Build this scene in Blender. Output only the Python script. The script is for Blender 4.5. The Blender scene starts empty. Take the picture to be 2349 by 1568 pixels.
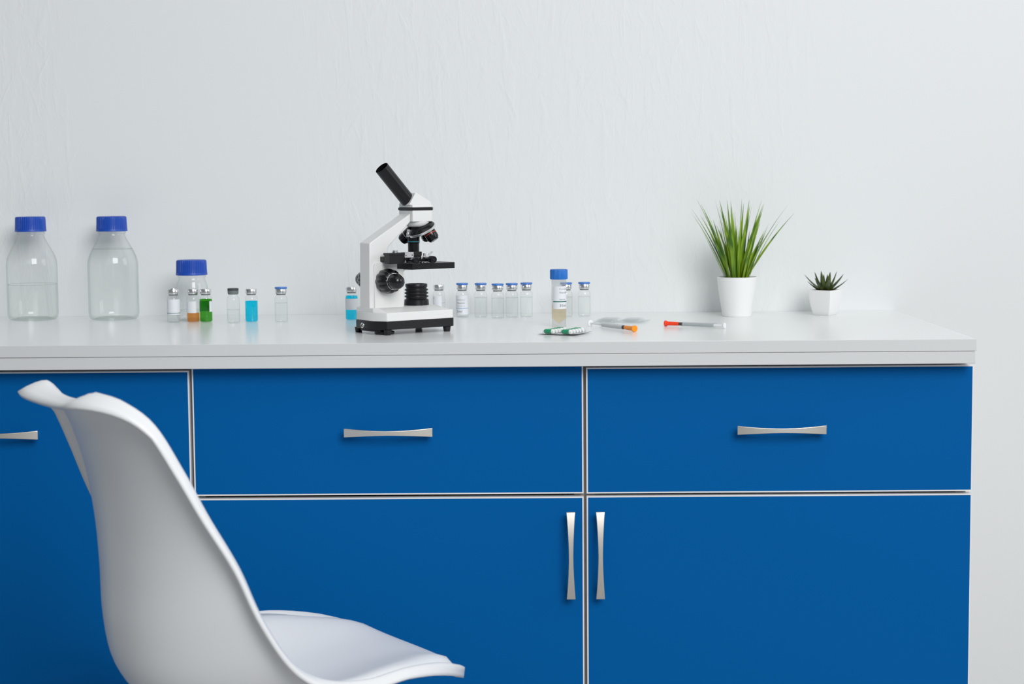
import bpy, bmesh, math, random
from math import sin, cos, pi, radians, hypot
from mathutils import Vector, Matrix, noise

# ---------------------------------------------------------------- camera, world, lights
SC = bpy.context.scene
COL = SC.collection
T = 0.86                      # height of the worktop

CAM = (-0.0882, -3.2561, 1.0974)
PITCH, YAW, ROLL, FPX = 0.0890, -0.0081, -0.0080, 4047.15
cam_data = bpy.data.cameras.new('camera')
cam = bpy.data.objects.new('camera', cam_data)
COL.objects.link(cam)
SC.camera = cam
fwd = Vector((sin(YAW) * cos(PITCH), cos(YAW) * cos(PITCH), -sin(PITCH)))
rgt = Vector((cos(YAW), -sin(YAW), 0))
upv = rgt.cross(fwd)
r2 = cos(ROLL) * rgt + sin(ROLL) * upv
u2 = -sin(ROLL) * rgt + cos(ROLL) * upv
m = Matrix((r2, u2, -fwd)).transposed().to_4x4()
m.translation = Vector(CAM)
cam.matrix_world = m
cam_data.sensor_width = 36.0
cam_data.lens = FPX / 2349 * 36
cam_data.clip_start = 0.05
cam_data.dof.use_dof = True
cam_data.dof.focus_distance = 2.78
cam_data.dof.aperture_fstop = 6.0

world = bpy.data.worlds.new('world')
SC.world = world
world.use_nodes = True
bgn = world.node_tree.nodes['Background']
bgn.inputs[0].default_value = (0.86, 0.94, 1.0, 1)
bgn.inputs[1].default_value = 0.24


def area(name, loc, target, sx, sy, power, color=(1, 1, 1)):
    d = bpy.data.lights.new(name, 'AREA')
    d.shape = 'RECTANGLE'
    d.size, d.size_y, d.energy, d.color = sx, sy, power, color
    o = bpy.data.objects.new(name, d)
    o.location = loc
    o.rotation_euler = (Vector(target) - Vector(loc)).to_track_quat('-Z', 'Y').to_euler()
    COL.objects.link(o)
    return o


area('window_light_right', (3.6, -1.5, 2.2), (0.0, -0.3, 0.8), 1.6, 1.9, 25, (1, 1, 1))
area('window_light_front', (1.25, -4.3, 2.9), (-0.4, -0.3, 0.8), 2.0, 1.9, 124, (1, 1, 1))
area('ceiling_light', (0.4, -1.6, 3.1), (0.1, -0.5, 0.8), 3.0, 1.4, 11, (1, 1, 1))

SC.view_settings.view_transform = 'Standard'
SC.view_settings.look = 'None'
SC.view_settings.gamma = 1
SC.view_settings.exposure = 0.0
SC.cycles.max_bounces = 10
SC.cycles.transparent_max_bounces = 32
SC.cycles.use_denoising = True


# ---------------------------------------------------------------- materials
def lin(c):
    return tuple(((x / 255) / 12.92 if x / 255 <= 0.04045 else ((x / 255 + 0.055) / 1.055) ** 2.4) for x in c)


def mat(name, rgb, rough=0.5, metal=0.0, spec=0.5, coat=0.0, bump=None, vary=0.0):
    mt = bpy.data.materials.new(name)
    mt.use_nodes = True
    nt = mt.node_tree
    b = nt.nodes['Principled BSDF']
    b.inputs['Base Color'].default_value = (*rgb, 1)
    b.inputs['Roughness'].default_value = rough
    b.inputs['Metallic'].default_value = metal
    b.inputs['Specular IOR Level'].default_value = spec
    b.inputs['Coat Weight'].default_value = coat
    tc = nt.nodes.new('ShaderNodeTexCoord')
    if vary:
        n = nt.nodes.new('ShaderNodeTexNoise')
        n.inputs['Scale'].default_value = 9
        n.inputs['Detail'].default_value = 4
        mx = nt.nodes.new('ShaderNodeMix')
        mx.data_type = 'RGBA'
        mx.inputs[6].default_value = (*[c * (1 - vary) for c in rgb], 1)
        mx.inputs[7].default_value = (*[min(1, c * (1 + vary)) for c in rgb], 1)
        nt.links.new(tc.outputs['Object'], n.inputs['Vector'])
        nt.links.new(n.outputs['Fac'], mx.inputs[0])
        nt.links.new(mx.outputs[2], b.inputs['Base Color'])
    if bump:
        n = nt.nodes.new('ShaderNodeTexNoise')
        n.inputs['Scale'].default_value = bump[0]
        n.inputs['Detail'].default_value = 3
        bp = nt.nodes.new('ShaderNodeBump')
        bp.inputs['Strength'].default_value = bump[1]
        bp.inputs['Distance'].default_value = bump[2]
        nt.links.new(tc.outputs['Object'], n.inputs['Vector'])
        nt.links.new(n.outputs['Fac'], bp.inputs['Height'])
        nt.links.new(bp.outputs[0], b.inputs['Normal'])
    return mt


def thin_glass(name, face, edge, gloss=0.9, rough=0.02, milk=0.0, f0=0.04):
    """clear thin-walled glass or plastic: see-through, denser where the wall is seen edge-on"""
    mt = bpy.data.materials.new(name)
    mt.use_nodes = True
    nt = mt.node_tree
    nt.nodes.clear()
    out = nt.nodes.new('ShaderNodeOutputMaterial')
    lw = nt.nodes.new('ShaderNodeLayerWeight')
    lw.inputs[0].default_value = 0.5
    pw = nt.nodes.new('ShaderNodeMath')
    pw.operation = 'POWER'
    pw.inputs[1].default_value = 4.0
    nt.links.new(lw.outputs['Facing'], pw.inputs[0])
    mx = nt.nodes.new('ShaderNodeMix')
    mx.data_type = 'RGBA'
    mx.inputs[6].default_value = (*face, 1)
    mx.inputs[7].default_value = (*edge, 1)
    nt.links.new(pw.outputs[0], mx.inputs[0])
    tr = nt.nodes.new('ShaderNodeBsdfTransparent')
    nt.links.new(mx.outputs[2], tr.inputs[0])
    gl = nt.nodes.new('ShaderNodeBsdfGlossy')
    gl.inputs['Roughness'].default_value = rough
    gl.inputs['Color'].default_value = (gloss, gloss, gloss, 1)
    p5 = nt.nodes.new('ShaderNodeMath')
    p5.operation = 'POWER'
    p5.inputs[1].default_value = 5.0
    lf = nt.nodes.new('ShaderNodeLayerWeight')
    lf.inputs[0].default_value = 0.5
    nt.links.new(lf.outputs['Facing'], p5.inputs[0])
    fr = nt.nodes.new('ShaderNodeMath')
    fr.operation = 'MULTIPLY_ADD'
    fr.inputs[1].default_value = 0.55
    fr.inputs[2].default_value = f0
    fr.inputs[1].default_value = min(0.55, f0 * 14)
    nt.links.new(p5.outputs[0], fr.inputs[0])
    ms = nt.nodes.new('ShaderNodeMixShader')
    nt.links.new(fr.outputs[0], ms.inputs[0])
    src = tr
    if milk:
        df = nt.nodes.new('ShaderNodeBsdfTranslucent')
        df.inputs[0].default_value = (0.9, 0.92, 0.93, 1)
        m2 = nt.nodes.new('ShaderNodeMixShader')
        m2.inputs[0].default_value = milk
        nt.links.new(tr.outputs[0], m2.inputs[1])
        nt.links.new(df.outputs[0], m2.inputs[2])
        src = m2
    nt.links.new(src.outputs[0], ms.inputs[1])
    nt.links.new(gl.outputs[0], ms.inputs[2])
    nt.links.new(ms.outputs[0], out.inputs[0])
    return mt


def liquid(name, rgb, clear=0.75):
    """coloured liquid: rgb is what it lets through front to back; part scatters"""
    mt = bpy.data.materials.new(name)
    mt.use_nodes = True
    nt = mt.node_tree
    nt.nodes.clear()
    out = nt.nodes.new('ShaderNodeOutputMaterial')
    s = nt.nodes.new('ShaderNodeBsdfTranslucent')
    s.inputs[0].default_value = (*rgb, 1)
    t = nt.nodes.new('ShaderNodeBsdfTransparent')
    t.inputs[0].default_value = (*[c ** 0.5 for c in rgb], 1)
    b = nt.nodes.new('ShaderNodeMixShader')
    b.inputs[0].default_value = clear
    nt.links.new(s.outputs[0], b.inputs[1])
    nt.links.new(t.outputs[0], b.inputs[2])
    nt.links.new(b.outputs[0], out.inputs[0])
    return mt


def plaster_mat():
    mt = mat('wall_plaster', (0.785, 0.805, 0.81), 0.75, spec=0.25)
    nt = mt.node_tree
    b = nt.nodes['Principled BSDF']
    N, Lk = nt.nodes.new, nt.links.new
    tc = N('ShaderNodeTexCoord')
    sep = N('ShaderNodeSeparateXYZ')
    Lk(tc.outputs['Object'], sep.inputs[0])

    def math_(op, a, bb=None, cc=None):
        n = N('ShaderNodeMath')
        n.operation = op
        for i, v in enumerate((a, bb, cc)):
            if v is None:
                continue
            if isinstance(v, (int, float)):
                n.inputs[i].default_value = v
            else:
                Lk(v, n.inputs[i])
        return n.outputs[0]

    def streak(rot, sx, sz, scale, lo, hi, dist):
        mp = N('ShaderNodeMapping')
        mp.inputs['Rotation'].default_value = (0, rot, 0)
        m2 = N('ShaderNodeMapping')
        m2.inputs['Scale'].default_value = (sx, 1, sz)
        Lk(tc.outputs['Object'], mp.inputs[0])
        Lk(mp.outputs[0], m2.inputs[0])
        n = N('ShaderNodeTexNoise')
        n.inputs['Scale'].default_value = scale
        n.inputs['Detail'].default_value = 3
        n.inputs['Distortion'].default_value = dist
        Lk(m2.outputs[0], n.inputs['Vector'])
        r = N('ShaderNodeMapRange')
        r.interpolation_type = 'SMOOTHSTEP'
        r.inputs[1].default_value = lo
        r.inputs[2].default_value = hi
        Lk(n.outputs['Fac'], r.inputs[0])
        return r.outputs[0]
    s1 = streak(0.05, 30, 4.5, 1.6, 0.54, 0.72, 0.8)
    s2 = streak(-0.45, 26, 5.5, 1.8, 0.58, 0.74, 0.6)
    s3 = streak(0.4, 24, 6.0, 1.9, 0.60, 0.76, 0.6)
    s4 = streak(0.02, 14, 4.5, 4.0, 0.30, 0.75, 0.5)
    s5 = streak(0.30, 78, 17, 1.6, 0.56, 0.72, 0.5)
    s6 = streak(-0.22, 70, 20, 1.7, 0.56, 0.72, 0.5)
    # trowelled paper between x=-0.3 and 0.45 m and left of x=-0.95 m; smooth elsewhere
    x = sep.outputs['X']

    def band(a, bb, soft):
        l = N('ShaderNodeMapRange'); l.inputs[1].default_value = a - soft; l.inputs[2].default_value = a + soft
        h = N('ShaderNodeMapRange'); h.inputs[1].default_value = bb + soft; h.inputs[2].default_value = bb - soft
        l.interpolation_type = h.interpolation_type = 'SMOOTHSTEP'
        Lk(x, l.inputs[0]); Lk(x, h.inputs[0])
        return math_('MULTIPLY', l.outputs[0], h.outputs[0])
    rough_zone = math_('ADD', math_('ADD', band(-0.48, 0.42, 0.10), band(-3.0, -0.93, 0.04)), band(0.92, 3, 0.05))
    zone = math_('MULTIPLY_ADD', rough_zone, 0.85, 0.15)
    h = math_('ADD', math_('ADD', s1, s2), math_('ADD', s3, math_('MULTIPLY', s4, 0.9)))
    h = math_('ADD', h, math_('MULTIPLY', math_('ADD', s5, s6), 0.42))
    h = math_('MULTIPLY', h, zone)
    # upright seams of the wall covering
    wob = N('ShaderNodeTexNoise'); wob.inputs['Scale'].default_value = 3
    Lk(tc.outputs['Object'], wob.inputs['Vector'])
    xw = math_('ADD', x, math_('MULTIPLY', math_('SUBTRACT', wob.outputs['Fac'], 0.5), 0.012))
    for sx_ in (-0.965, -0.722, 0.575):
        dd = math_('ABSOLUTE', math_('SUBTRACT', xw, sx_))
        r = N('ShaderNodeMapRange'); r.inputs[1].default_value = 0.0; r.inputs[2].default_value = 0.004
        r.inputs[3].default_value = 0.22; r.inputs[4].default_value = 0
        Lk(dd, r.inputs[0])
        h = math_('ADD', h, r.outputs[0])
    bp = N('ShaderNodeBump')
    bp.inputs['Strength'].default_value = 0.20
    bp.inputs['Distance'].default_value = 0.0016
    Lk(h, bp.inputs['Height'])
    Lk(bp.outputs[0], b.inputs['Normal'])
    return mt


M = dict(
    wall=plaster_mat(),
    floor=mat('floor_vinyl', (0.42, 0.42, 0.42), 0.5, vary=0.05),
    ceiling=mat('ceiling_paint', (0.85, 0.85, 0.85), 0.9),
    top=mat('white_laminate', (0.85, 0.86, 0.86), 0.22, spec=0.5, bump=(900, 0.05, 0.0003)),
    topshade=mat('white_laminate_shaded', (0.67, 0.68, 0.68), 0.35),  # darker copy of the laminate, shade of upright faces put into the colour
    blue=mat('blue_laminate', (0.0, 0.108, 0.358), 0.5, spec=0.06, bump=(1400, 0.05, 0.0002)),
    edging=mat('white_edging', (0.82, 0.82, 0.83), 0.4),
    carcass=mat('carcass_board', (0.60, 0.54, 0.50), 0.6),
    dark=mat('carcass_dark', (0.02, 0.018, 0.018), 0.8),
    nickel=mat('brushed_nickel', (0.74, 0.70, 0.64), 0.42, metal=1.0, bump=(500, 0.1, 0.0002)),
    chair=mat('chair_plastic', (0.83, 0.84, 0.855), 0.32, spec=0.5),
    pad=mat('chair_leatherette', (0.80, 0.815, 0.84), 0.42, bump=(400, 0.1, 0.0004)),
    wood=mat('beech_wood', (0.55, 0.38, 0.22), 0.5, vary=0.15),
    enamel=mat('white_enamel', (0.79, 0.795, 0.785), 0.33),
    black=mat('black_plastic', (0.010, 0.010, 0.012), 0.34, spec=0.35),
    blackmat=mat('black_anodised', (0.008, 0.008, 0.009), 0.32, spec=0.35),
    gloss=mat('gloss_black', (0.005, 0.005, 0.006), 0.2, spec=0.5),
    blackin=mat('tube_inside', (0.003, 0.003, 0.003), 0.9, spec=0.1),
    chrome=mat('chrome', (0.85, 0.85, 0.84), 0.12, metal=1),
    alu=mat('crimped_aluminium', (0.78, 0.78, 0.78), 0.22, metal=1),
    steel=mat('satin_steel', (0.80, 0.80, 0.81), 0.32, metal=1),
    ring_red=mat('red_ring', (0.65, 0.06, 0.03), 0.4),
    ring_teal=mat('teal_ring', (0.02, 0.30, 0.38), 0.4),
    capblue=mat('bottle_cap_blue', (0.006, 0.068, 0.44), 0.4),
    tubecap=mat('tube_cap_blue', (0.015, 0.165, 0.58), 0.4),
    flipblue=mat('flip_cap_blue', (0.05, 0.19, 0.58), 0.4),
    rubber=mat('grey_rubber', (0.17, 0.19, 0.185), 0.6),
    rubberdk=mat('dark_rubber', (0.05, 0.055, 0.055), 0.6),
    glass=thin_glass('bottle_glass', (0.988, 0.992, 0.990), (0.66, 0.71, 0.69)),
    vglass=thin_glass('vial_glass', (0.99, 0.993, 0.992), (0.78, 0.82, 0.80)),
    plastic=thin_glass('clear_plastic', (0.96, 0.965, 0.965), (0.72, 0.73, 0.73), rough=0.12, milk=0.16),
    tubeplastic=thin_glass('tube_plastic', (0.94, 0.95, 0.95), (0.72, 0.74, 0.75), rough=0.15, milk=0.25),
    water=thin_glass('clear_liquid', (0.990, 0.996, 0.992), (0.90, 0.92, 0.91), gloss=0.3, f0=0.004),
    meniscus=thin_glass('liquid_surface', (0.80, 0.84, 0.825), (0.60, 0.66, 0.64), gloss=0.6),
    cyan=liquid('cyan_liquid', (0.0, 0.76, 1.0)),
    green=liquid('green_liquid', (0.10, 0.56, 0.03)),
    orange=liquid('orange_liquid', (1.0, 0.46, 0.12)),
    tan=liquid('tan_liquid', (1.0, 0.87, 0.66)),
    label=mat('paper_label', (0.78, 0.80, 0.84), 0.6),
    ink=mat('black_ink', (0.06, 0.06, 0.07), 0.7),
    inkblue=mat('blue_ink', (0.10, 0.28, 0.52), 0.7),
    inkgreen=mat('green_ink', (0.0, 0.16, 0.10), 0.7),
    pot=mat('white_ceramic', (0.86, 0.865, 0.86), 0.35),
    soil=mat('dark_soil', (0.03, 0.024, 0.018), 0.95, bump=(300, 1, 0.002)),
    gravel=mat('brown_gravel', (0.20, 0.11, 0.05), 0.9, bump=(300, 1, 0.002)),
    foil=mat('silver_foil', (0.82, 0.83, 0.84), 0.3, metal=0.75, bump=(600, 0.4, 0.0006)),
    capgreen=mat('capsule_green', (0.0, 0.30, 0.13), 0.2, coat=0.6),
    capwhite=mat('capsule_white', (0.85, 0.87, 0.85), 0.2, coat=0.6),
    orangecap=mat('orange_cap', (1.0, 0.30, 0.0), 0.4),
    redcap=mat('red_cap', (0.95, 0.055, 0.01), 0.4),
    whitepl=mat('white_plastic', (0.85, 0.86, 0.87), 0.3),
    palegrey=mat('pale_grey_plastic', (0.66, 0.68, 0.68), 0.35),
    sheet=thin_glass('clear_sheet', (0.975, 0.98, 0.98), (0.84, 0.86, 0.86), rough=0.08, milk=0.05),
    greypl=mat('grey_plastic', (0.48, 0.51, 0.53), 0.35),
)


def leaf_mat(name, dark, light, scale):
    mt = mat(name, light, 0.42, spec=0.4)
    nt = mt.node_tree
    b = nt.nodes['Principled BSDF']
    tc = nt.nodes.new('ShaderNodeTexCoord')
    n = nt.nodes.new('ShaderNodeTexNoise')
    n.inputs['Scale'].default_value = scale
    n.inputs['Detail'].default_value = 1
    mp = nt.nodes.new('ShaderNodeMapping')
    mp.inputs['Scale'].default_value = (1, 1, 0.12)
    cr = nt.nodes.new('ShaderNodeValToRGB')
    cr.color_ramp.elements[0].position = 0.36
    cr.color_ramp.elements[0].color = (*dark, 1)
    cr.color_ramp.elements[1].position = 0.62
    cr.color_ramp.elements[1].color = (*light, 1)
    nt.links.new(tc.outputs['Object'], mp.inputs[0])
    nt.links.new(mp.outputs[0], n.inputs['Vector'])
    nt.links.new(n.outputs['Fac'], cr.inputs[0])
    nt.links.new(cr.outputs[0], b.inputs['Base Color'])
    return mt


M['grass'] = leaf_mat('grass_leaf', (0.05, 0.15, 0.012), (0.26, 0.42, 0.018), 90)
M['succulent'] = leaf_mat('succulent_leaf', (0.022, 0.034, 0.012), (0.085, 0.125, 0.03), 160)


# ---------------------------------------------------------------- mesh helpers
def put(name, bm, material, parent=None, smooth=True, loc=None, bevel=0.0, angle=0.6, subsurf=0, rot=None):
    bmesh.ops.recalc_face_normals(bm, faces=bm.faces)
    me = bpy.data.meshes.new(name)
    bm.to_mesh(me)
    bm.free()
    mats = material if isinstance(material, (list, tuple)) else [material]
    for x in mats:
        me.materials.append(x)
    if smooth:
        for p in me.polygons:
            p.use_smooth = True
        me.set_sharp_from_angle(angle=angle)
    o = bpy.data.objects.new(name, me)
    COL.objects.link(o)
    if parent is not None:
        o.parent = parent
    if loc:
        o.location = loc
    if rot:
        o.rotation_euler = rot
    if bevel:
        bv = o.modifiers.new('bevel', 'BEVEL')
        bv.width = bevel
        bv.segments = 3
        bv.limit_method = 'ANGLE'
        bv.angle_limit = 0.6
        bv.harden_normals = False
    if subsurf:
        s = o.modifiers.new('subsurf', 'SUBSURF')
        s.levels = s.render_levels = subsurf
    return o


def thing(name, label, cat, loc=(0, 0, 0), rz=0, group=None):
    o = bpy.data.objects.new(name, None)
    o.empty_display_size = 0.02
    COL.objects.link(o)
    o.location = loc
    o.rotation_euler = (0, 0, rz)
    o['label'] = label
    o['category'] = cat
    if group:
        o['group'] = group
    return o


def dup(root, loc, label, rz=None):
    r = root.copy()
    COL.objects.link(r)
    r.location = loc
    r['label'] = label
    if rz is not None:
        r.rotation_euler = (0, 0, rz)
    for ch in list(root.children):
        c = ch.copy()
        COL.objects.link(c)
        c.parent = r
        for g in ch.children:
            d = g.copy()
            COL.objects.link(d)
            d.parent = c
    return r


def box(bm, x0, x1, y0, y1, z0, z1, mi=0):
    v = [bm.verts.new(c) for c in ((x0, y0, z0), (x1, y0, z0), (x1, y1, z0), (x0, y1, z0),
                                   (x0, y0, z1), (x1, y0, z1), (x1, y1, z1), (x0, y1, z1))]
    for f in ((3, 2, 1, 0), (4, 5, 6, 7), (0, 1, 5, 4), (1, 2, 6, 5), (2, 3, 7, 6), (3, 0, 4, 7)):
        fc = bm.faces.new([v[i] for i in f])
        fc.material_index = mi
    return v


def lathe(bm, prof, n=40, mtx=None, a0=0.0, a1=2 * pi, rib=None, mi=0):
    """revolve (r,z) points; rib(i_prof, angle) -> radius factor"""
    full = abs(a1 - a0 - 2 * pi) < 1e-6
    cnt = n if full else n + 1
    rings = []
    for k, (r, z) in enumerate(prof):
        if r < 1e-7:
            p = Vector((0, 0, z))
            rings.append([bm.verts.new(mtx @ p if mtx else p)])
            continue
        ring = []
        for i in range(cnt):
            a = a0 + (a1 - a0) * i / n
            rr = r * (rib(k, a) if rib else 1)
            p = Vector((rr * cos(a), rr * sin(a), z))
            ring.append(bm.verts.new(mtx @ p if mtx else p))
        rings.append(ring)
    for A, B in zip(rings[:-1], rings[1:]):
        for i in range(n if full else n):
            j = (i + 1) % cnt if full else i + 1
            if len(A) == 1 and len(B) == 1:
                continue
            if len(A) == 1:
                f = bm.faces.new((A[0], B[i], B[j]))
            elif len(B) == 1:
                f = bm.faces.new((A[i], A[j], B[0]))
            else:
                f = bm.faces.new((A[i], A[j], B[j], B[i]))
            f.material_index = mi


def prism(bm, pts, z0, z1, axis='z', mi=0, pts1=None):
    """extrude polygon pts between two levels along an axis (pts1: other outline at level 1)"""
    def mk(p, z):
        if axis == 'z':
            return (p[0], p[1], z)
        return (p[0], z, p[1])          # axis y: pts are (x,z)
    a = [bm.verts.new(mk(p, z0)) for p in pts]
    b = [bm.verts.new(mk(p, z1)) for p in (pts1 or pts)]
    bm.faces.new(list(reversed(a))).material_index = mi
    bm.faces.new(b).material_index = mi
    n = len(pts)
    for i in range(n):
        bm.faces.new((a[i], a[(i + 1) % n], b[(i + 1) % n], b[i])).material_index = mi


def axis_mtx(p, d):
    d = Vector(d).normalized()
    return Matrix.Translation(Vector(p)) @ d.to_track_quat('Z', 'Y').to_matrix().to_4x4()


def BM():
    return bmesh.new()


def sc(pts, k=0.001):
    return [(a * k, b * k) for a, b in pts]


def text_mesh(body, size, radius, z, a_start, bm=None, centre_a=None):
    """lettering bent round an upright cylinder; a_start = angle of the first letter"""
    cu = bpy.data.curves.new('txt', 'FONT')
    cu.body = body
    cu.size = size
    cu.space_character = 1.15
    cu.resolution_u = 3
    o = bpy.data.objects.new('txt', cu)
    COL.objects.link(o)
    bpy.context.view_layer.update()
    dg = bpy.context.evaluated_depsgraph_get()
    me = bpy.data.meshes.new_from_object(o.evaluated_get(dg))
    bpy.data.objects.remove(o)
    bpy.data.curves.remove(cu)
    b2 = bm or BM()
    vs = []
    for v in me.vertices:
        a = a_start + v.co.x / radius
        vs.append(b2.verts.new((radius * cos(a), radius * sin(a), z + v.co.y)))
    for p in me.polygons:
        try:
            b2.faces.new([vs[i] for i in p.vertices])
        except ValueError:
            pass
    bpy.data.meshes.remove(me)
    return b2


# ---------------------------------------------------------------- the room
def struct(name, bm, material, **k):
    o = put(name, bm, material, smooth=False, **k)
    o['kind'] = 'structure'
    return o


b = BM(); box(b, -3.2, 3.2, 0, 0.12, 0, 3.2); struct('wall_back', b, M['wall'])
b = BM(); box(b, -3.2, 3.2, -5.2, 0.12, -0.08, 0); struct('floor', b, M['floor'])

# ---------------------------------------------------------------- worktop and cabinets
XR = 0.5915
ct = thing('worktop', 'long white laminate worktop of two stacked boards above the blue cabinets', 'worktop', (0, 0, T))
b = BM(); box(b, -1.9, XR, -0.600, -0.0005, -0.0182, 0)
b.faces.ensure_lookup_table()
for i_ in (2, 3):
    b.faces[i_].material_index = 1          # front and end: same laminate, shade painted in as darker colour
put('top_board', b, [M['top'], M['topshade']], ct, bevel=0.0006)
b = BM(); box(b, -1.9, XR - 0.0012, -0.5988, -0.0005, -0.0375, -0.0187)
put('lower_board', b, M['topshade'], ct, bevel=0.001)

FY = -0.566         # front plane of doors and drawers


def handle_bm(length=0.136):
    """flared bow handle along x, y = out of the door is negative"""
    bm = BM()
    n = 28
    rows = []
    for i in range(n + 1):
        t = -1 + 2 * i / n
        x = t * length / 2
        hw = 0.0036 + 0.0034 * abs(t) ** 1.7
        out = 0.0275 - 0.0085 * abs(t) ** 2
        th = 0.0042
        y = -out
        rows.append([bm.verts.new(c) for c in ((x, y, -hw), (x, y, hw), (x, y + th, hw), (x, y + th, -hw))])
    for A, B in zip(rows[:-1], rows[1:]):
        for k in range(4):
            bm.faces.new((A[k], A[(k + 1) % 4], B[(k + 1) % 4], B[k]))
    bm.faces.new(rows[0]); bm.faces.new(rows[-1])
    for s in (-1, 1):
        x = s * (length / 2 - 0.010)
        box(bm, x - 0.006, x + 0.006, -0.0178, 0.0, -0.0033, 0.0033)
    return bm


ZB = 0.102


def front(parent, name, x0, x1, z0, z1, hx, hz, vertical, px=0):
    """blue board with white edging and its bow handle"""
    e = 0.0021
    x0, x1, hx = [-0.0882 + (q + 0.0882) * 1.0091 for q in (x0, x1, hx)]
    z1, hz = [1.0974 - (1.0974 - q) * 1.0091 for q in (z1, hz)]
    if z0 > ZB:
        z0 = 1.0974 - (1.0974 - z0) * 1.0091
    bm = BM(); box(bm, x0 + e, x1 - e, FY, FY + 0.0175, z0 + e, z1 - e)
    pnl = put(name, bm, M['blue'], parent, smooth=False)
    bm = BM()
    y0, y1 = FY - 0.0002, FY + 0.0176
    box(bm, x0, x1, y0, y1, z1 - e, z1); box(bm, x0, x1, y0, y1, z0, z0 + e)
    box(bm, x0, x0 + e, y0, y1, z0 + e, z1 - e); box(bm, x1 - e, x1, y0, y1, z0 + e, z1 - e)
    put('edging', bm, M['edging'], pnl, smooth=False)
    h = put('handle', handle_bm(), M['nickel'], pnl, bevel=0.0008)
    h.location = (hx, FY, hz)
    if vertical:
        h.rotation_euler = (0, pi / 2, 0)
    return pnl


Z0 = T - 0.0375
ZD = T - 0.2352       # between drawer and door


def carcass(parent, x0, x1, mid=True):
    bm = BM()
    y0, y1 = FY + 0.0185, -0.002
    x0, x1 = [-0.0882 + (q + 0.0882) * 1.0091 for q in (x0, x1)]
    box(bm, x0, x0 + 0.016, y0, y1, 0.08, Z0 - 0.001)
    box(bm, x1 - 0.016, x1, y0, y1, 0.08, Z0 - 0.001)
    box(bm, x0 + 0.016, x1 - 0.016, y0, y1, 0.08, 0.096)
    box(bm, x0 + 0.016, x1 - 0.016, -0.010, y1, 0.096, Z0 - 0.001)
    box(bm, x0 + 0.016, x1 - 0.016, y0, -0.5, Z0 - 0.013, Z0 - 0.001)
    put('body', bm, M['carcass'], parent, smooth=False)
    bm = BM()
    box(bm, x0 + 0.02, x1 - 0.02, -0.53, -0.05, 0, 0.08)
    put('plinth', bm, M['dark'], parent, smooth=False)


ZB = 0.102
c1 = thing('base_cabinet', 'blue cabinet at the left end with one tall undivided front behind the white chair', 'cabinet', (0, 0, 0), 0, 'blue base cabinets under the worktop')
carcass(c1, -1.1965, -0.6005)
front(c1, 'door', -1.1950, -0.6020, ZB, Z0 - 0.0035, -0.8975, 0.7245, False)
c2 = thing('base_cabinet', 'middle blue cabinet under the microscope, one drawer above one door', 'cabinet', (0, 0, 0), 0, 'blue base cabinets under the worktop')
carcass(c2, -0.6003, -0.0001)
front(c2, 'drawer', -0.5975, -0.0022, ZD + 0.0018, Z0 + 0.0010, -0.2985, 0.7245, False)
front(c2, 'door', -0.5975, -0.0022, ZB, ZD - 0.0030, -0.0225, 0.5335, True)
c3 = thing('base_cabinet', 'rightmost blue cabinet under the potted plants, one drawer above one door', 'cabinet', (0, 0, 0), 0, 'blue base cabinets under the worktop')
carcass(c3, 0.0001, XR - 0.0065)
front(c3, 'drawer', 0.0024, XR - 0.0012, ZD + 0.0015, Z0 - 0.0030, 0.2975, 0.7245, False)
front(c3, 'door', 0.0024, XR - 0.0012, ZB, ZD - 0.0026, 0.0225, 0.5335, True)


# ---------------------------------------------------------------- chair
def interp(tab, u):
    """Catmull-Rom through equally weighted rows tab[i] = (u, a, b, ...)"""
    n = len(tab)
    for i in range(n - 1):
        if u <= tab[i + 1][0] or i == n - 2:
            break
    p0, p1, p2, p3 = tab[max(i - 1, 0)], tab[i], tab[i + 1], tab[min(i + 2, n - 1)]
    t = (u - p1[0]) / (p2[0] - p1[0])
    out = []
    for k in range(1, len(p1)):
        d = p2[0] - p1[0]
        m1 = (p2[k] - p0[k]) / (p2[0] - p0[0]) * d
        m2 = (p3[k] - p1[k]) / (p3[0] - p1[0]) * d
        h = (2 * t ** 3 - 3 * t ** 2 + 1) * p1[k] + (t ** 3 - 2 * t ** 2 + t) * m1 + (-2 * t ** 3 + 3 * t ** 2) * p2[k] + (t ** 3 - t ** 2) * m2
        out.append(h)
    return out


# u, centre f, centre z, edge f, edge half-width, edge z   (f = forward)
SHELL = [
    (0.000, -0.250, 0.838, -0.251, 0.082, 0.852),
    (0.050, -0.240, 0.815, -0.235, 0.114, 0.845),
    (0.12, -0.226, 0.785, -0.209, 0.139, 0.820),
    (0.22, -0.211, 0.735, -0.181, 0.156, 0.765),
    (0.32, -0.203, 0.675, -0.157, 0.170, 0.710),
    (0.42, -0.201, 0.610, -0.128, 0.187, 0.648),
    (0.52, -0.200, 0.540, -0.106, 0.198, 0.588),
    (0.60, -0.188, 0.485, -0.076, 0.203, 0.536),
    (0.67, -0.150, 0.440, -0.045, 0.203, 0.508),
    (0.74, -0.085, 0.420, -0.005, 0.203, 0.492),
    (0.81,  0.000, 0.424,  0.045, 0.200, 0.486),
    (0.88,  0.090, 0.438,  0.105, 0.186, 0.487),
    (0.94,  0.180, 0.447,  0.172, 0.160, 0.477),
    (0.975, 0.232, 0.442,  0.222, 0.134, 0.459),
    (1.00,  0.262, 0.434,  0.246, 0.094, 0.444),
]


def shell_pt(u, s, tab=SHELL):
    fc, zc, fe, w, ze = interp(tab, u)
    a = abs(s)
    g = a ** 2.3
    return Vector((fc + (fe - fc) * g, -s * w * (1 - 0.10 * (1 - a) * a), zc + (ze - zc) * g))


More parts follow.
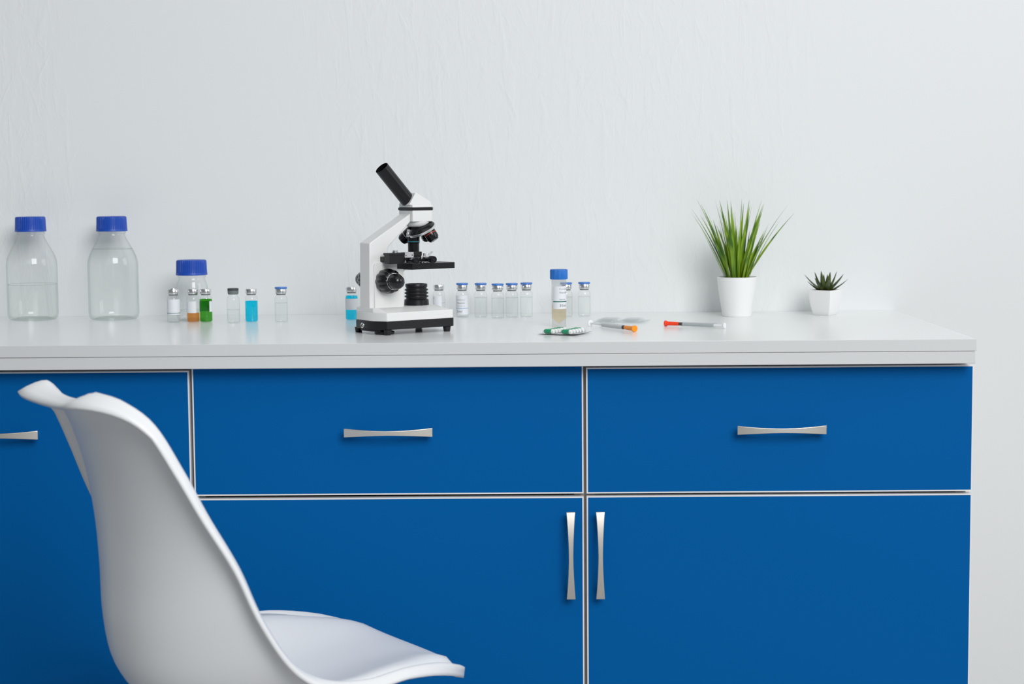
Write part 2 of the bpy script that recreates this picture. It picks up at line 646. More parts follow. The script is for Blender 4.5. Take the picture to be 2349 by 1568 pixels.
def shell_nrm(u, s):
    e = 0.004
    a = shell_pt(min(u + e, 1), s) - shell_pt(max(u - e, 0), s)
    c = shell_pt(u, min(s + e, 1)) - shell_pt(u, max(s - e, -1))
    n = a.cross(c)
    return n.normalized()


CH_TH = radians(35)
CH_C = (-0.4365, -0.9750, 0.0)
chair = thing('shell_chair', 'white moulded shell chair with padded seat in front of the blue cabinets', 'chair', CH_C, CH_TH)
bm = BM()
NU, NS = 64, 32
grid = []
for i in range(NU + 1):
    row = []
    for j in range(NS + 1):
        row.append(bm.verts.new(shell_pt(i / NU, -1 + 2 * j / NS)))
    grid.append(row)
for i in range(NU):
    for j in range(NS):
        bm.faces.new((grid[i][j], grid[i][j + 1], grid[i + 1][j + 1], grid[i + 1][j]))
# border loop and the rolled lip that leaves it outward and back
loop = [(0, j) for j in range(NS + 1)] + [(i, NS) for i in range(1, NU + 1)] + \
       [(NU, j) for j in range(NS - 1, -1, -1)] + [(i, 0) for i in range(NU - 1, 0, -1)]
nn = len(loop)
pts = [shell_pt(i / NU, -1 + 2 * j / NS) for i, j in loop]
nr = []
for (i, j) in loop:
    n = shell_nrm(min(max(i / NU, 0.03), 0.97), max(min(-1 + 2 * j / NS, 0.93), -0.93))
    nr.append(n)
# orient normals to the outside (rear/under side)
cen = Vector((0.05, 0, 0.62))
for k in range(nn):
    if nr[k].dot(pts[k] - cen) < 0:
        nr[k] = -nr[k]
outw = []
for k in range(nn):
    tg = (pts[(k + 2) % nn] - pts[(k - 2) % nn]).normalized()
    o_ = tg.cross(nr[k]).normalized()
    i, j = loop[k]
    inner = shell_pt(min(max(i / NU, 0.06), 0.94), max(min(-1 + 2 * j / NS, 0.85), -0.85))
    if o_.dot(pts[k] - inner) < 0:
        o_ = -o_
    outw.append(o_)


def smooth_vec(vs, it=6):
    for _ in range(it):
        vs = [(vs[k - 1] + vs[k] * 2 + vs[(k + 1) % nn]).normalized() for k in range(nn)]
    return vs


nr = smooth_vec(nr, 8); outw = smooth_vec(outw, 14)
prev = [grid[i][j] for i, j in loop]
STEPS = 5
for st in range(1, STEPS + 1):
    a = st / STEPS
    cur = []
    for k in range(nn):
        i, j = loop[k]
        u = i / NU
        wd = 0.0190
        topk = max(0, 1 - u / 0.10)
        s_ = -1 + 2 * j / NS
        wd += 0.012 * topk * (0.2 + 0.8 * abs(s_) ** 2)
        if u > 0.7:
            wd -= 0.006 * min(1, (u - 0.7) / 0.1)
        ang = a * (1.25 + 0.25 * topk)
        # quarter roll: starts along outw, ends along the outside normal
        off = outw[k] * sin(ang) * wd * 0.45 + nr[k] * (1 - cos(ang)) * wd * 1.5
        cur.append(pts[k] + off)
    for _ in range((0, 0, 1, 3, 5, 8)[st]):             # round the lip at the corners of the back and of the seat
        if st < 2:
            break
        cur = [cur[k] if 0.14 < loop[k][0] / NU < 0.88 else (cur[k - 1] + cur[k] * 2 + cur[(k + 1) % nn]) / 4 for k in range(nn)]
    cur = [bm.verts.new(c) for c in cur]
    for k in range(nn):
        bm.faces.new((prev[k], prev[(k + 1) % nn], cur[(k + 1) % nn], cur[k]))
    prev = cur
bmesh.ops.remove_doubles(bm, verts=bm.verts, dist=1e-6)
sh = put('shell', bm, M['chair'], chair, angle=3.0)
so = sh.modifiers.new('solid', 'SOLIDIFY')
so.thickness = 0.005
so.offset = 0
# seat pad
bm = BM()
PU, PS = 30, 24
top, bot = [], []
for i in range(PU + 1):
    rt, rb = [], []
    for j in range(PS + 1):
        a = i / PU * 2 - 1
        c = j / PS * 2 - 1
        # square -> rounded disc
        uu = a * math.sqrt(max(0, 1 - 0.24 * c * c)); ss = c * math.sqrt(max(0, 1 - 0.24 * a * a))
        u = 0.822 + uu * 0.170 + 0.0
        s = ss * 0.985
        p = shell_pt(min(u, 0.99), s)
        n = shell_nrm(min(u, 0.99), s)
        if n.z < 0:
            n = -n
        edge = max(abs(a), abs(c))
        h = 0.017 * (1 - edge ** 5) ** 0.5 if edge < 1 else 0
        rt.append(bm.verts.new(p + n * (0.004 + h)))
        rb.append(bm.verts.new(p + n * 0.0031))
    top.append(rt); bot.append(rb)
for i in range(PU):
    for j in range(PS):
        bm.faces.new((top[i][j], top[i + 1][j], top[i + 1][j + 1], top[i][j + 1]))
        bm.faces.new((bot[i][j], bot[i][j + 1], bot[i + 1][j + 1], bot[i + 1][j]))
rim = [(0, j) for j in range(PS)] + [(i, PS) for i in range(PU)] + [(PU, j) for j in range(PS, 0, -1)] + [(i, 0) for i in range(PU, 0, -1)]
for k in range(len(rim)):
    (a, b_), (c, d) = rim[k], rim[(k + 1) % len(rim)]
    bm.faces.new((top[a][b_], top[c][d], bot[c][d], bot[a][b_]))
put('seat_pad', bm, M['pad'], chair, angle=3.0)
# under-frame and legs (below the picture, they carry the seat)
bm = BM()
prism(bm, [(-0.10, -0.085), (0.10, -0.095), (0.10, 0.095), (-0.10, 0.085)], 0.385, 0.4175)
put('seat_support', bm, M['dark'], chair, smooth=False)
for sx_, sy_ in ((1, 1), (1, -1), (-1, 1), (-1, -1)):
    bm = BM()
    p0 = Vector((0.09 * sx_, 0.085 * sy_, 0.392)); p1 = Vector((0.19 * sx_, 0.19 * sy_, 0.0))
    d = (p1 - p0)
    lathe(bm, [(0, 0), (0.016, 0), (0.019, 0.05), (0.013, d.length - 0.001), (0, d.length - 0.001)], 20, axis_mtx(p0, d))
    put('leg', bm, M['wood'], chair)


# ---------------------------------------------------------------- microscope (local mm, x = towards the front of its foot)
MS = thing('microscope', 'white and black monocular microscope standing at the front of the worktop', 'microscope', (-0.2928, -0.3930, T), radians(36))


def k(*v):
    return tuple(x * 0.001 for x in v)


base_out = [(-68, -26), (-55, -48), (71, -48), (75.5, -43), (75.5, 43), (71, 48), (-55, 48), (-68, 26)]
bm = BM()
bp = sc(base_out)
prism(bm, bp, 0.0085, 0.0217)
prism(bm, sc([(-68, -19), (-60, -34), (-40, -34), (-34, -19), (-34, 19), (-60, 19), (-68, 12)]), 0.0052, 0.0086)
tray = put('base_tray', bm, M['black'], MS, bevel=0.0008)
bm = BM()
bp2 = sc([(x * 0.992, y * 0.992) for x, y in base_out])
prism(bm, bp2, 0.0217, 0.0358)
bp3 = sc([(-67.4, -26), (-54, -47), (66, -44), (70, -40), (70, 40), (66, 44), (-54, 47), (-67.4, 26)])
bp4 = sc([(-67.2, -25.5), (-60, -31), (30, -27), (56, -22), (56, 22), (30, 27), (-60, 31), (-67.2, 25.5)])
prism(bm, bp3, 0.0350, 0.0425, pts1=bp4)
put('base', bm, M['enamel'], MS, bevel=0.0012)
for fx, fy in ((-51, -43), (62, -43), (-54, 42), (62, 42)):
    bm = BM()
    lathe(bm, sc([(0, 0), (5.0, 0), (5.4, 1), (6.6, 8.4), (0, 8.4)]), 24)
    put('foot', bm, M['black'], MS, loc=k(fx, fy, 0))
bm = BM(); lathe(bm, sc([(0, 0.5), (15, 0.5), (16, 1.5), (16, 4.5), (13, 5.6), (0, 5.6)]), 36)
put('base_dial', bm, M['black'], MS, loc=k(-44, -22, 0))
bm = BM(); lathe(bm, sc([(2.6, 0), (2.6, 1.6), (3.4, 2.2), (4.4, 1.8), (4.8, 0), (4.8, -1), (2.6, -1)]), 28, axis_mtx(k(-68, 4.7, 13.8), (-1, 0, 0)))
lathe(bm, sc([(0, 1.2), (1.1, 1.2), (1.1, -0.5)]), 12, axis_mtx(k(-68, 4.7, 13.8), (-1, 0, 0)))
put('power_socket', bm, M['chrome'], MS)
# arm: upright column, sloping neck into the head
bm = BM()
arm = [(-67, 41.5), (-30, 41.5), (-31, 128), (-31.5, 134), (-30, 139.5), (5.6, 172.5), (12.5, 178.5), (12.5, 191.8), (-65.5, 145.8)]
prism(bm, sc(arm), -0.0152, 0.0152, 'y')
put('arm', bm, M['enamel'], MS, bevel=0.0016)
bm = BM()
prism(bm, sc([(-59, 41.5), (-4, 41.5), (-4, 95), (-4, 99), (-2, 99), (-2, 101), (10, 101), (10, 103), (-16, 103), (-16, 115.5), (-55, 115.5), (-58, 113), (-59, 109)]), -0.0185, 0.0185, 'y')
put('focus_housing', bm, M['enamel'], MS, bevel=0.0014)


def knob(side):
    """big scalloped coarse wheel with the smooth fine knob in front"""
    mt = axis_mtx(k(-38.5, side * 18.5, 85), (0, side, 0))
    bm = BM()

    def rib(i, a):
        return 1 + (0.085 * (abs(cos(6 * a)) - 0.7) if 1 <= i <= 6 else 0)
    lathe(bm, sc([(0, 0), (17.5, 0), (19.4, 1.5), (19.9, 8), (19.2, 16), (17.4, 22), (14.4, 25), (12.6, 25.6), (0, 25.6)]), 100, mt, rib=rib)
    ck = put('coarse_knob', bm, M['gloss'], MS, angle=0.9)
    bm = BM()

    def rib2(i, a):
        return 1 + (0.03 * (abs(cos(6 * a)) - 0.6) if 2 <= i <= 4 else 0)
    lathe(bm, sc([(0, 25), (12.6, 25), (12.9, 27), (12.6, 32), (11.8, 37), (9.8, 42), (6, 45.2), (0, 46.2)]), 72, mt, rib=rib2)
    put('fine_knob', bm, M['gloss'], MS, angle=0.9)
    bm = BM()
    lathe(bm, sc([(12.2, 24.9), (13.3, 25.3), (13.3, 26.0), (12.2, 26.2)]), 60, mt)
    put('knob_ring', bm, M['steel'], MS)


knob(-1)
knob(1)
# head
bm = BM()
prism(bm, sc([(12.8, -21), (50, -21), (54.5, -16), (54.5, 16), (50, 21), (12.8, 21)]), 0.1785, 0.1970)
put('head_block', bm, M['enamel'], MS, bevel=0.0012)
bm = BM()
prism(bm, sc([(12.0, -21.8), (50.6, -21.8), (55.5, -16.4), (55.5, 16.4), (50.6, 21.8), (12.0, 21.8)]), 0.1970, 0.2014)
put('head_band', bm, M['blackmat'], MS, bevel=0.0005)
bm = BM()
prism(bm, sc([(12.8, -21), (50, -21), (54.5, -16), (54.5, 16), (50, 21), (12.8, 21)]), 0.2014, 0.2060,
      pts1=sc([(13.0, -20.5), (49.6, -20.5), (54, -15.6), (54, 15.6), (49.6, 20.5), (13.0, 20.5)]))
prism(bm, sc([(9.6, 205.5), (51.5, 205.5), (51.5, 210), (24.5, 225.2), (22.0, 225.2)]), -0.0165, 0.0165, 'y')
put('head_prism', bm, M['enamel'], MS, bevel=0.0012)
# eyepiece tube, open at its top
tb = Vector(k(17.5, 0, 212.5)); tt = Vector(k(-31.5, 0, 265.8))
tl = (tt - tb).length
bm = BM()
lathe(bm, [(0.0118, 0), (0.0118, tl - 0.0004), (0.0115, tl), (0.0113, tl)], 48, axis_mtx(tb, tt - tb))
ey = put('eyepiece_tube', bm, M['blackmat'], MS)
bm = BM()
lathe(bm, [(0.01130, tl), (0.0112, tl - 0.001), (0.0102, 0.004), (0, 0.004)], 48, axis_mtx(tb, tt - tb))
put('tube_bore', bm, M['blackin'], ey)
# nosepiece
bm = BM()
lathe(bm, sc([(0, 179), (20.5, 179), (20.5, 177), (18.8, 172.5), (15.5, 170), (0, 169.2)]), 48, Matrix.Translation(k(34, -1, 0)))
put('nosepiece_mount', bm, M['enamel'], MS)
img_r = Vector((0.809, -0.588, 0)); img_d = Vector((0.588, 0.809, 0)); up = Vector((0, 0, 1))
ax = (-(up * 0.86) + img_r * 0.34 + img_d * 0.30).normalized()     # points down and away
tc_ = Vector(k(38.0, -6.5, 167.0))
mt = axis_mtx(tc_, ax)
bm = BM(); lathe(bm, sc([(0, -7), (12, -7), (20, -4.5), (23.2, -0.5), (23.2, 0.5), (0, 0.5)]), 60, mt)
tur = put('turret', bm, M['gloss'], MS)
bm = BM(); lathe(bm, sc([(20, 0.5), (23.7, 0.1), (24.1, 0.5), (24.1, 3.8), (23.5, 4.4), (20, 4.6), (0, 5.0)]), 72, mt)
put('turret_ring', bm, M['steel'], tur)
bm = BM()
box(bm, *k(-2.3, 2.3), *k(-1.2, 1.2), *k(-7.5, 5))
lathe(bm, sc([(0, -3), (2.2, -3), (2.6, -2), (0, -1.6)]), 16, axis_mtx(k(0, -1, -2), (0, 1, 0)))
cl = put('turret_stop', bm, M['steel'], tur, bevel=0.0004)
cl.location = tc_ - img_r * 0.0205 - img_d * 0.0130 - up * 0.006
cl.rotation_euler = (0.1, 0.12, radians(-36))


def objective(pos, direc, prof, ringcol, ringz, ringr):
    mt = axis_mtx(pos, direc)
    bm = BM(); lathe(bm, sc(prof), 40, mt)
    ob = put('objective_lens', bm, M['gloss'], MS)
    bm = BM(); lathe(bm, sc([(ringr, ringz), (ringr + 0.15, ringz + 0.05), (ringr + 0.15, ringz + 0.9), (ringr, ringz + 1)]), 40, mt)
    put('colour_ring', bm, M[ringcol], ob)


objective(k(27.2, 0, 159), (0, 0, -1), [(0, 0), (10, 0), (10, 15.5), (9.3, 16.2), (9.3, 28.6), (8, 30.4), (0, 30.4)], 'ring_teal', 12.4, 10.0)
objective(tc_ + img_r * 0.0120 - img_d * 0.004 - up * 0.003, img_r * 0.52 - up * 0.84 - img_d * 0.14, [(0, 0), (9.9, 0), (10.1, 2), (10.1, 14.5), (7.4, 19.0), (0, 19.0)], 'ring_red', 6.5, 10.1)
objective(tc_ + img_r * 0.0060 + img_d * 0.013 - up * 0.004, img_r * 0.12 - up * 0.86 + img_d * 0.50, [(0, 0), (8.4, 0), (8.6, 3), (8.6, 14), (6.8, 17.0), (0, 17.0)], 'steel', 12.0, 8.6)
objective(tc_ - img_r * 0.014 + img_d * 0.008 - up * 0.002, -img_r * 0.70 - up * 0.66 + img_d * 0.26, [(0, 0), (9.2, 0), (9.4, 3), (9.4, 23), (7.6, 26.5), (0, 26.5)], 'steel', 14.0, 9.4)
# stage with its sliding holder
bm = BM(); box(bm, *k(-5, 77.5), *k(-45, 45), *k(102.6, 112.4))
put('stage', bm, M['blackmat'], MS, bevel=0.0006)
bm = BM()
box(bm, *k(-46, -19), *k(-45, -27), *k(113, 127.4))
box(bm, *k(-47, -18), *k(-46, -26), *k(126.6, 130.4))
box(bm, *k(-19, 18), *k(-38, -27), *k(113, 126))
box(bm, *k(-46, -19), *k(-27, 30), *k(116, 124))
box(bm, *k(0.5, 17), *k(-41, -28), *k(124.5, 131))
box(bm, *k(17, 44), *k(-36, -30), *k(114.5, 121.5))
hd = put('slide_holder', bm, M['black'], MS, bevel=0.0007)
bm = BM()
box(bm, *k(-16.5, 0.5), *k(-42.2, -40.5), *k(122, 130.6))
box(bm, *k(-16.5, 0.5), *k(-42.2, -30), *k(130.0, 130.8))
put('vernier_plate', bm, M['steel'], hd, bevel=0.0002)
for cx_, cz_ in ((-14, 126), (-2.3, 126)):
    bm = BM(); lathe(bm, sc([(0, 0.5), (0.9, 0.4), (1.0, 0)]), 14, axis_mtx(k(cx_, -42.2, cz_), (0, -1, 0)))
    put('screw', bm, M['black'], hd)
for cx_, cy_, cz_ in ((-16.8, -44, 116.2), (15.2, -42, 120.5), (16, -42, 113.8)):
    bm = BM(); lathe(bm, sc([(0, 1.9), (1.2, 1.5), (1.7, 0.6), (1.7, -4), (0, -4)]), 16, axis_mtx(k(cx_, cy_, cz_), (0, -1, 0)))
    put('screw', bm, M['chrome'], hd)
bm = BM(); lathe(bm, sc([(0, 130), (4.4, 130), (4.6, 131), (4.6, 133.6), (4.0, 134.4), (0, 134.6)]), 28, Matrix.Translation(k(-29, -33, 0)))
put('thumb_screw', bm, M['steel'], hd)
bm = BM()
box(bm, *k(24, 40), *k(-35, -31), *k(121.5, 123.5))
lathe(bm, sc([(0, 123), (2.6, 123), (2.6, 128), (0, 128.4)]), 18, Matrix.Translation(k(27, -33, 0)))
prism(bm, sc([(33, 124.5), (36, 124), (43, 130), (41, 130.6), (36, 128.5)]), -0.035, -0.033, 'y')
box(bm, *k(20, 24), *k(-44, -38), *k(112.5, 114.0)); box(bm, *k(27, 31), *k(-44, -38), *k(112.5, 114.0))
put('slide_clip', bm, M['steel'], hd, bevel=0.0003)


def stage_knob(x, z, y0, y1, shaft_r):
    bm = BM()
    mt = axis_mtx(k(x, y1, z), (0, 1, 0))
    L_ = y0 - y1
    lathe(bm, sc([(3.2, 1.0), (3.9, 0), (5.0, 0), (5.4, 0.6), (5.4, 11.5), (4.8, 12.5), (shaft_r, 12.5), (shaft_r, L_)]), 32, mt,
          rib=lambda i, a: 1 + (0.02 * cos(16 * a) if 2 < i < 5 else 0))
    kb = put('stage_knob', bm, M['black'], hd)
    bm = BM()
    lathe(bm, sc([(0, 0.5), (2.6, 0.4), (3.2, 1.0)]), 24, mt)
    put('knob_cap', bm, M['blackmat'], kb)


stage_knob(-7.5, 117.5, -38, -64, 3.0)
stage_knob(28, 118.5, -36, -60, 3.2)
# lamp housing under the stage
prof = [(0, 41.5), (20.6, 41.5), (20.4, 44), (19.9, 51), (19.0, 52), (17.0, 52.6), (17.0, 54.6), (19.4, 55.2), (19.7, 56.4), (19.4, 57.6),
        (17.0, 58.2), (17.0, 60.2), (19.3, 60.8), (19.6, 62), (19.3, 63.2), (17.0, 63.8), (17.0, 65.6), (19.0, 66.2), (19.3, 67.4), (19.0, 68.6),
        (16.8, 69.2), (16.8, 71.4), (18.0, 72.2), (18.2, 75.8), (17.6, 77), (15.5, 77.4), (14.2, 76.6), (14, 75.2)]
bm = BM(); lathe(bm, sc(prof), 64, Matrix.Translation(k(31.5, 0, 0)))
lh = put('lamp_housing', bm, M['black'], MS)
bm = BM(); lathe(bm, sc([(14.1, 75.4), (10, 76.3), (0, 76.8)]), 48, Matrix.Translation(k(31.5, 0, 0)))
put('lamp_lens', bm, M['rubber'], lh)

# ---------------------------------------------------------------- lab bottles


def lab_bottle(loc, label, prof, neck_z, level, rb, rzr=0.0):
    t = thing('lab_bottle', label, 'bottle', loc, rzr, 'laboratory bottles with blue screw caps')
    bm = BM(); lathe(bm, sc(prof), 72)
    put('glass_body', bm, M['glass'], t, angle=1.0)
    # liquid follows the inside of the glass
    inner = [(r - 2.0 if r > 3 else 0, z + 2.2) for r, z in prof if z + 2.2 < level]
    # radius at the level
    for (ra, za), (rb_, zb) in zip(prof[:-1], prof[1:]):
        if za <= level - 2.2 <= zb and zb > za:
            rl = ra + (rb_ - ra) * (level - 2.2 - za) / (zb - za) - 2.0
    bm = BM(); lathe(bm, sc(inner + [(rl, level)]), 72)
    lq = put('liquid', bm, M['water'], t, angle=1.0)
    bm = BM(); lathe(bm, sc([(rl + 0.1, level - 0.4), (rl + 0.1, level + 0.7)]), 72)
    put('liquid_surface', bm, M['meniscus'], lq)
    bm = BM()

    def rib(i, a):
        return 1 + (0.016 * (1 if cos(42 * a) > 0 else -1) if 4 <= i <= 7 else 0)
    z0 = neck_z
    lathe(bm, sc([(23.4, z0 + 0.6), (27.6, z0), (28, z0 + 0.5), (27.6, z0 + 4.2), (26.9, z0 + 5.0), (26.6, z0 + 12), (26.4, z0 + 20), (26.2, z0 + 24.8),
                  (25.6, z0 + 26.3), (24.4, z0 + 26.9), (0, z0 + 27.1)]), 252, rib=rib)
    put('screw_cap', bm, M['capblue'], t, angle=0.5)
    return t


P500 = [(0, 2.2), (30, 2.0), (36, 0), (40, 1.0), (43.2, 4), (45, 10), (45, 60), (45, 98), (44.2, 106), (42, 114), (38, 123), (33, 132), (28, 141), (24.6, 148), (22.6, 152.5),
        (22.4, 154), (24.4, 154.6), (25.0, 156.4), (24.4, 158.2), (22.6, 158.8), (22.4, 168)]
P100 = [(0, 1.8), (20, 1.6), (23, 0), (25.6, 1.4), (27.4, 5), (28, 9), (28, 52), (27.6, 59), (26.2, 66), (23.8, 72), (22.6, 75.4), (22.6, 76.4), (24.4, 77), (24.9, 78.6), (24.4, 80.2), (22.4, 81), (22.2, 90)]
lab_bottle((-0.9841, -0.0627, T), 'leftmost tall clear bottle with blue ribbed cap, about half full', P500, 159.5, 64, 45)
lab_bottle((-0.8361, -0.0660, T), 'tall clear bottle with blue ribbed cap filled up to its shoulder', P500, 159.0, 127, 45, 0.04)
lab_bottle((-0.6847, -0.1120, T), 'short clear bottle with wide blue ribbed cap standing behind the small vials', P100, 81.2, 18, 28, 0.02)

# ---------------------------------------------------------------- vials
VP = [(0, 1.0), (8, 0.8), (10, 0), (10.9, 0.9), (11.2, 2.4), (11.2, 40), (10.9, 42.4), (9.8, 45), (8.2, 47), (7.7, 48.4), (7.7, 50.6), (9.4, 51.4), (9.4, 53)]


def arc_strip(bm, r, z0, z1, a0, a1, n=24):
    lathe(bm, [(r * 0.001, z0 * 0.001), (r * 0.001, z1 * 0.001)], n, None, a0, a1)


def vial(x, y, label, cap, level, liq, lab=None, lines=(), texts=(), rz=0.0, base=None):
    """cap: silver / dimple / blue / stopper.  angles: -90 deg faces the camera, 0 is picture right"""
    t = thing('vial', label, 'vial', (x, y, T), rz, 'small glass medicine vials on the worktop')
    bm = BM(); lathe(bm, sc(VP), 44)
    put('glass_body', bm, M['vglass'], t, angle=1.0)
    if liq:
        m_ = M[liq]
        bm = BM()
        pr = [(0, 1.6), (9.4, 1.4), (10.5, 3), (10.6, 4), (10.6, min(level, 40))]
        if level > 40:
            pr.append((9.6, level))
        lathe(bm, sc(pr), 44)
        lq = put('liquid', bm, m_, t, angle=1.0)
        bm = BM()
        if liq == 'water':
            lathe(bm, sc([(pr[-1][0] + 0.08, level - 0.2), (pr[-1][0] + 0.08, level + 0.5)]), 44)
        else:
            lathe(bm, sc([(pr[-1][0], level), (pr[-1][0] - 0.5, level - 0.4), (0, level - 0.5)]), 44)
        put('liquid_surface', bm, M['meniscus'] if liq == 'water' else m_, lq)
    bm = BM()
    if cap in ('silver', 'dimple', 'blue'):
        pr = [(7.9, 50.2), (9.3, 49.9), (9.8, 50.6), (9.9, 51.4), (9.9, 57.2), (9.3, 58.4)]
        pr += [(5.2, 58.5), (5.0, 60), (4.2, 60.6), (0, 60.7)] if cap == 'dimple' else [(3.5, 58.6), (3.2, 57.9), (0, 57.9)]
        lathe(bm, sc(pr), 44)
        c = put('crimp_seal', bm, M['alu'], t)
        bm = BM(); lathe(bm, sc([(7.75, 47.6), (8.0, 48), (8.0, 50.4), (7.75, 50.8)]), 36)
        put('stopper_skirt', bm, M['rubber'], t)
        if cap == 'blue':
            bm = BM(); lathe(bm, sc([(0, 58.4), (10.0, 58.4), (10.9, 59.2), (10.9, 60.4), (10.4, 61.6), (0, 61.9)]), 44)
            put('flip_cap', bm, M['flipblue'], t)
    else:
        lathe(bm, sc([(0, 56.6), (9.2, 56.6), (9.7, 57), (9.7, 60), (9.2, 60.6), (0, 60.8)]), 40)
        put('stopper', bm, M['rubberdk'], t)
        bm = BM(); lathe(bm, sc([(7.8, 50), (8.6, 50), (9.5, 53), (9.5, 56.6), (8, 56.6)]), 40)
        put('glass_lip', bm, M['rubber'], t)
    if lab:
        z0, z1, a0, a1 = lab
        bm = BM(); arc_strip(bm, 11.32, z0, z1, radians(a0), radians(a1), 30)
        lb = put('label', bm, M['label'], t)
        for (zl, th, mm) in lines:
            bm = BM(); arc_strip(bm, 11.38, zl, zl + th, radians(a0), radians(a1), 30)
            put('label_line', bm, M[mm], lb)
        for (s_, size, zt, a) in texts:
            put('lettering', text_mesh(s_, size * 0.001, 0.01142, zt * 0.001, radians(a)), M['ink'], lb, smooth=False)
    return t


vial(-0.7090, -0.1590, 'silver-capped vial with grey-white label and thin green line, leftmost of the small vials', 'dimple', 38, 'water', (14, 41, -215, 20), [(16.4, 0.9, 'inkgreen')])
vial(-0.6758, -0.1520, 'silver-capped vial holding orange liquid', 'silver', 16, 'orange', (16.5, 37, -228, -50))
vial(-0.6527, -0.1545, 'silver-capped vial holding green liquid with a white label patch', 'silver', 40.5, 'green', (18.5, 37, -48, 200))
vial(-0.6003, -0.1786, 'clear vial with dark grey rubber stopper and no metal seal', 'stopper', 23, 'water')
vial(-0.5712, -0.1618, 'silver-capped vial of cyan liquid without a label, left of the microscope', 'silver', 37, 'cyan')
vial(-0.5181, -0.1668, 'blue-capped clear vial standing alone left of the microscope', 'blue', 33.5, 'water')
vial(-0.3980, -0.1290, 'cyan-filled vial with pale label, half hidden behind the microscope arm', 'silver', 43, 'cyan', (18.5, 38, -200, 10))
vial(-0.2454, -0.0720, 'silver-capped vial with white label seen past the microscope lamp housing', 'silver', 25, 'water', (4, 38, -215, -62), [], [('m', 3, 33, -150)])
vial(-0.2028, -0.0860, 'blue-capped vial with printed white label and blue line beside the microscope', 'blue', 36, 'water', (5.5, 39.5, -178, -16),
     [(16.2, 0.9, 'inkblue')], [('Coronavirus', 2.9, 31, -144), ('Vaccine', 4.2, 25, -142), ('Intramuscular use', 1.9, 20.5, -144), ('5ml', 6.4, 9, -142)])
row = [(-0.1694, -0.0900, 'blue-capped clear vial, first to the right of the printed-label vial'),
       (-0.1386, -0.1135, 'blue-capped clear vial, second to the right of the printed-label vial and slightly nearer'),
       (-0.1134, -0.1003, 'blue-capped clear vial, third to the right of the printed-label vial'),
       (-0.0873, -0.0875, 'blue-capped clear vial, last of the four before the conical tube'),
       (-0.0160, -0.0945, 'blue-capped clear vial mostly hidden behind the conical tube'),
       (0.0167, -0.0873, 'blue-capped clear vial just right of the conical tube')]
vr = vial(row[0][0], row[0][1], row[0][2], 'blue', 35.5, 'water')
for i_, (x_, y_, l_) in enumerate(row[1:]):
    dup(vr, (x_, y_, T), l_, rz=0.4 * (i_ + 1))

# ---------------------------------------------------------------- conical tube
TB = thing('conical_tube', 'tall plastic tube of pale tan liquid with bright blue ribbed cap and white label', 'tube', (-0.0332, -0.3230, T))
bm = BM(); lathe(bm, sc([(12.0, 0), (12.0, 14), (12.2, 16), (12.2, 80)]), 56)
put('tube_body', bm, M['tubeplastic'], TB)
bm = BM(); lathe(bm, sc([(0, 6), (1.6, 6.4), (11.4, 15), (11.6, 17), (11.6, 37)]), 48)
lq = put('liquid', bm, M['tan'], TB)
bm = BM(); lathe(bm, sc([(11.6, 37), (0, 36.7)]), 48)
put('liquid_surface', bm, M['tan'], lq)
bm = BM(); lathe(bm, sc([(12.4, 80), (14.2, 80), (14.5, 80.6), (14.5, 95), (13.9, 96.4), (0, 96.6)]), 240,
                 rib=lambda i, a: 1 + (0.014 * (1 if cos(40 * a) > 0 else -1) if 2 <= i <= 3 else 0))
put('screw_cap', bm, M['tubecap'], TB, angle=0.5)
bm = BM(); arc_strip(bm, 12.35, 31, 68.5, radians(-142), radians(20), 30)
lb = put('label', bm, M['label'], TB)
bm = BM(); arc_strip(bm, 12.42, 42.4, 43.9, radians(-142), radians(20), 30)
put('label_line', bm, M['inkgreen'], lb)
for s_, size, zt, a in (('Coronavirus', 4.0, 63, -88), ('Vaccine', 4.6, 56.8, -88), ('Injection', 2.8, 46, -88), ('30ml', 6.4, 34.6, -88)):
    put('lettering', text_mesh(s_, size * 0.001, 0.01246, zt * 0.001, radians(a)), M['ink'], lb, smooth=False)


# ---------------------------------------------------------------- blister packs
def capsule_bm(L_, r, z, x0, x1):
    """half or whole capsule along local x between x0..x1"""
    bm = BM()
    prof = []
    n = 10
    for i in range(n + 1):
        a = i / n * pi / 2
        prof.append((r * sin(a), -(L_ / 2 - r) - r * cos(a)))
    for i in range(n + 1):
        a = pi / 2 - i / n * pi / 2
        prof.append((r * sin(a), (L_ / 2 - r) + r * cos(a)))
    prof = [(0 if rr < 1e-6 else rr, zz) for rr, zz in prof]
    prof = [(rr, max(x0, min(x1, zz))) for rr, zz in prof]
    lathe(bm, prof, 20, axis_mtx((0, 0, z), (1, 0, 0)))
    return bm


def curve_z(x, y):
    return 0.0025 + 0.9 * max(0, x) ** 2 * 1.4 + 0.6 * (y - 0.0) ** 2


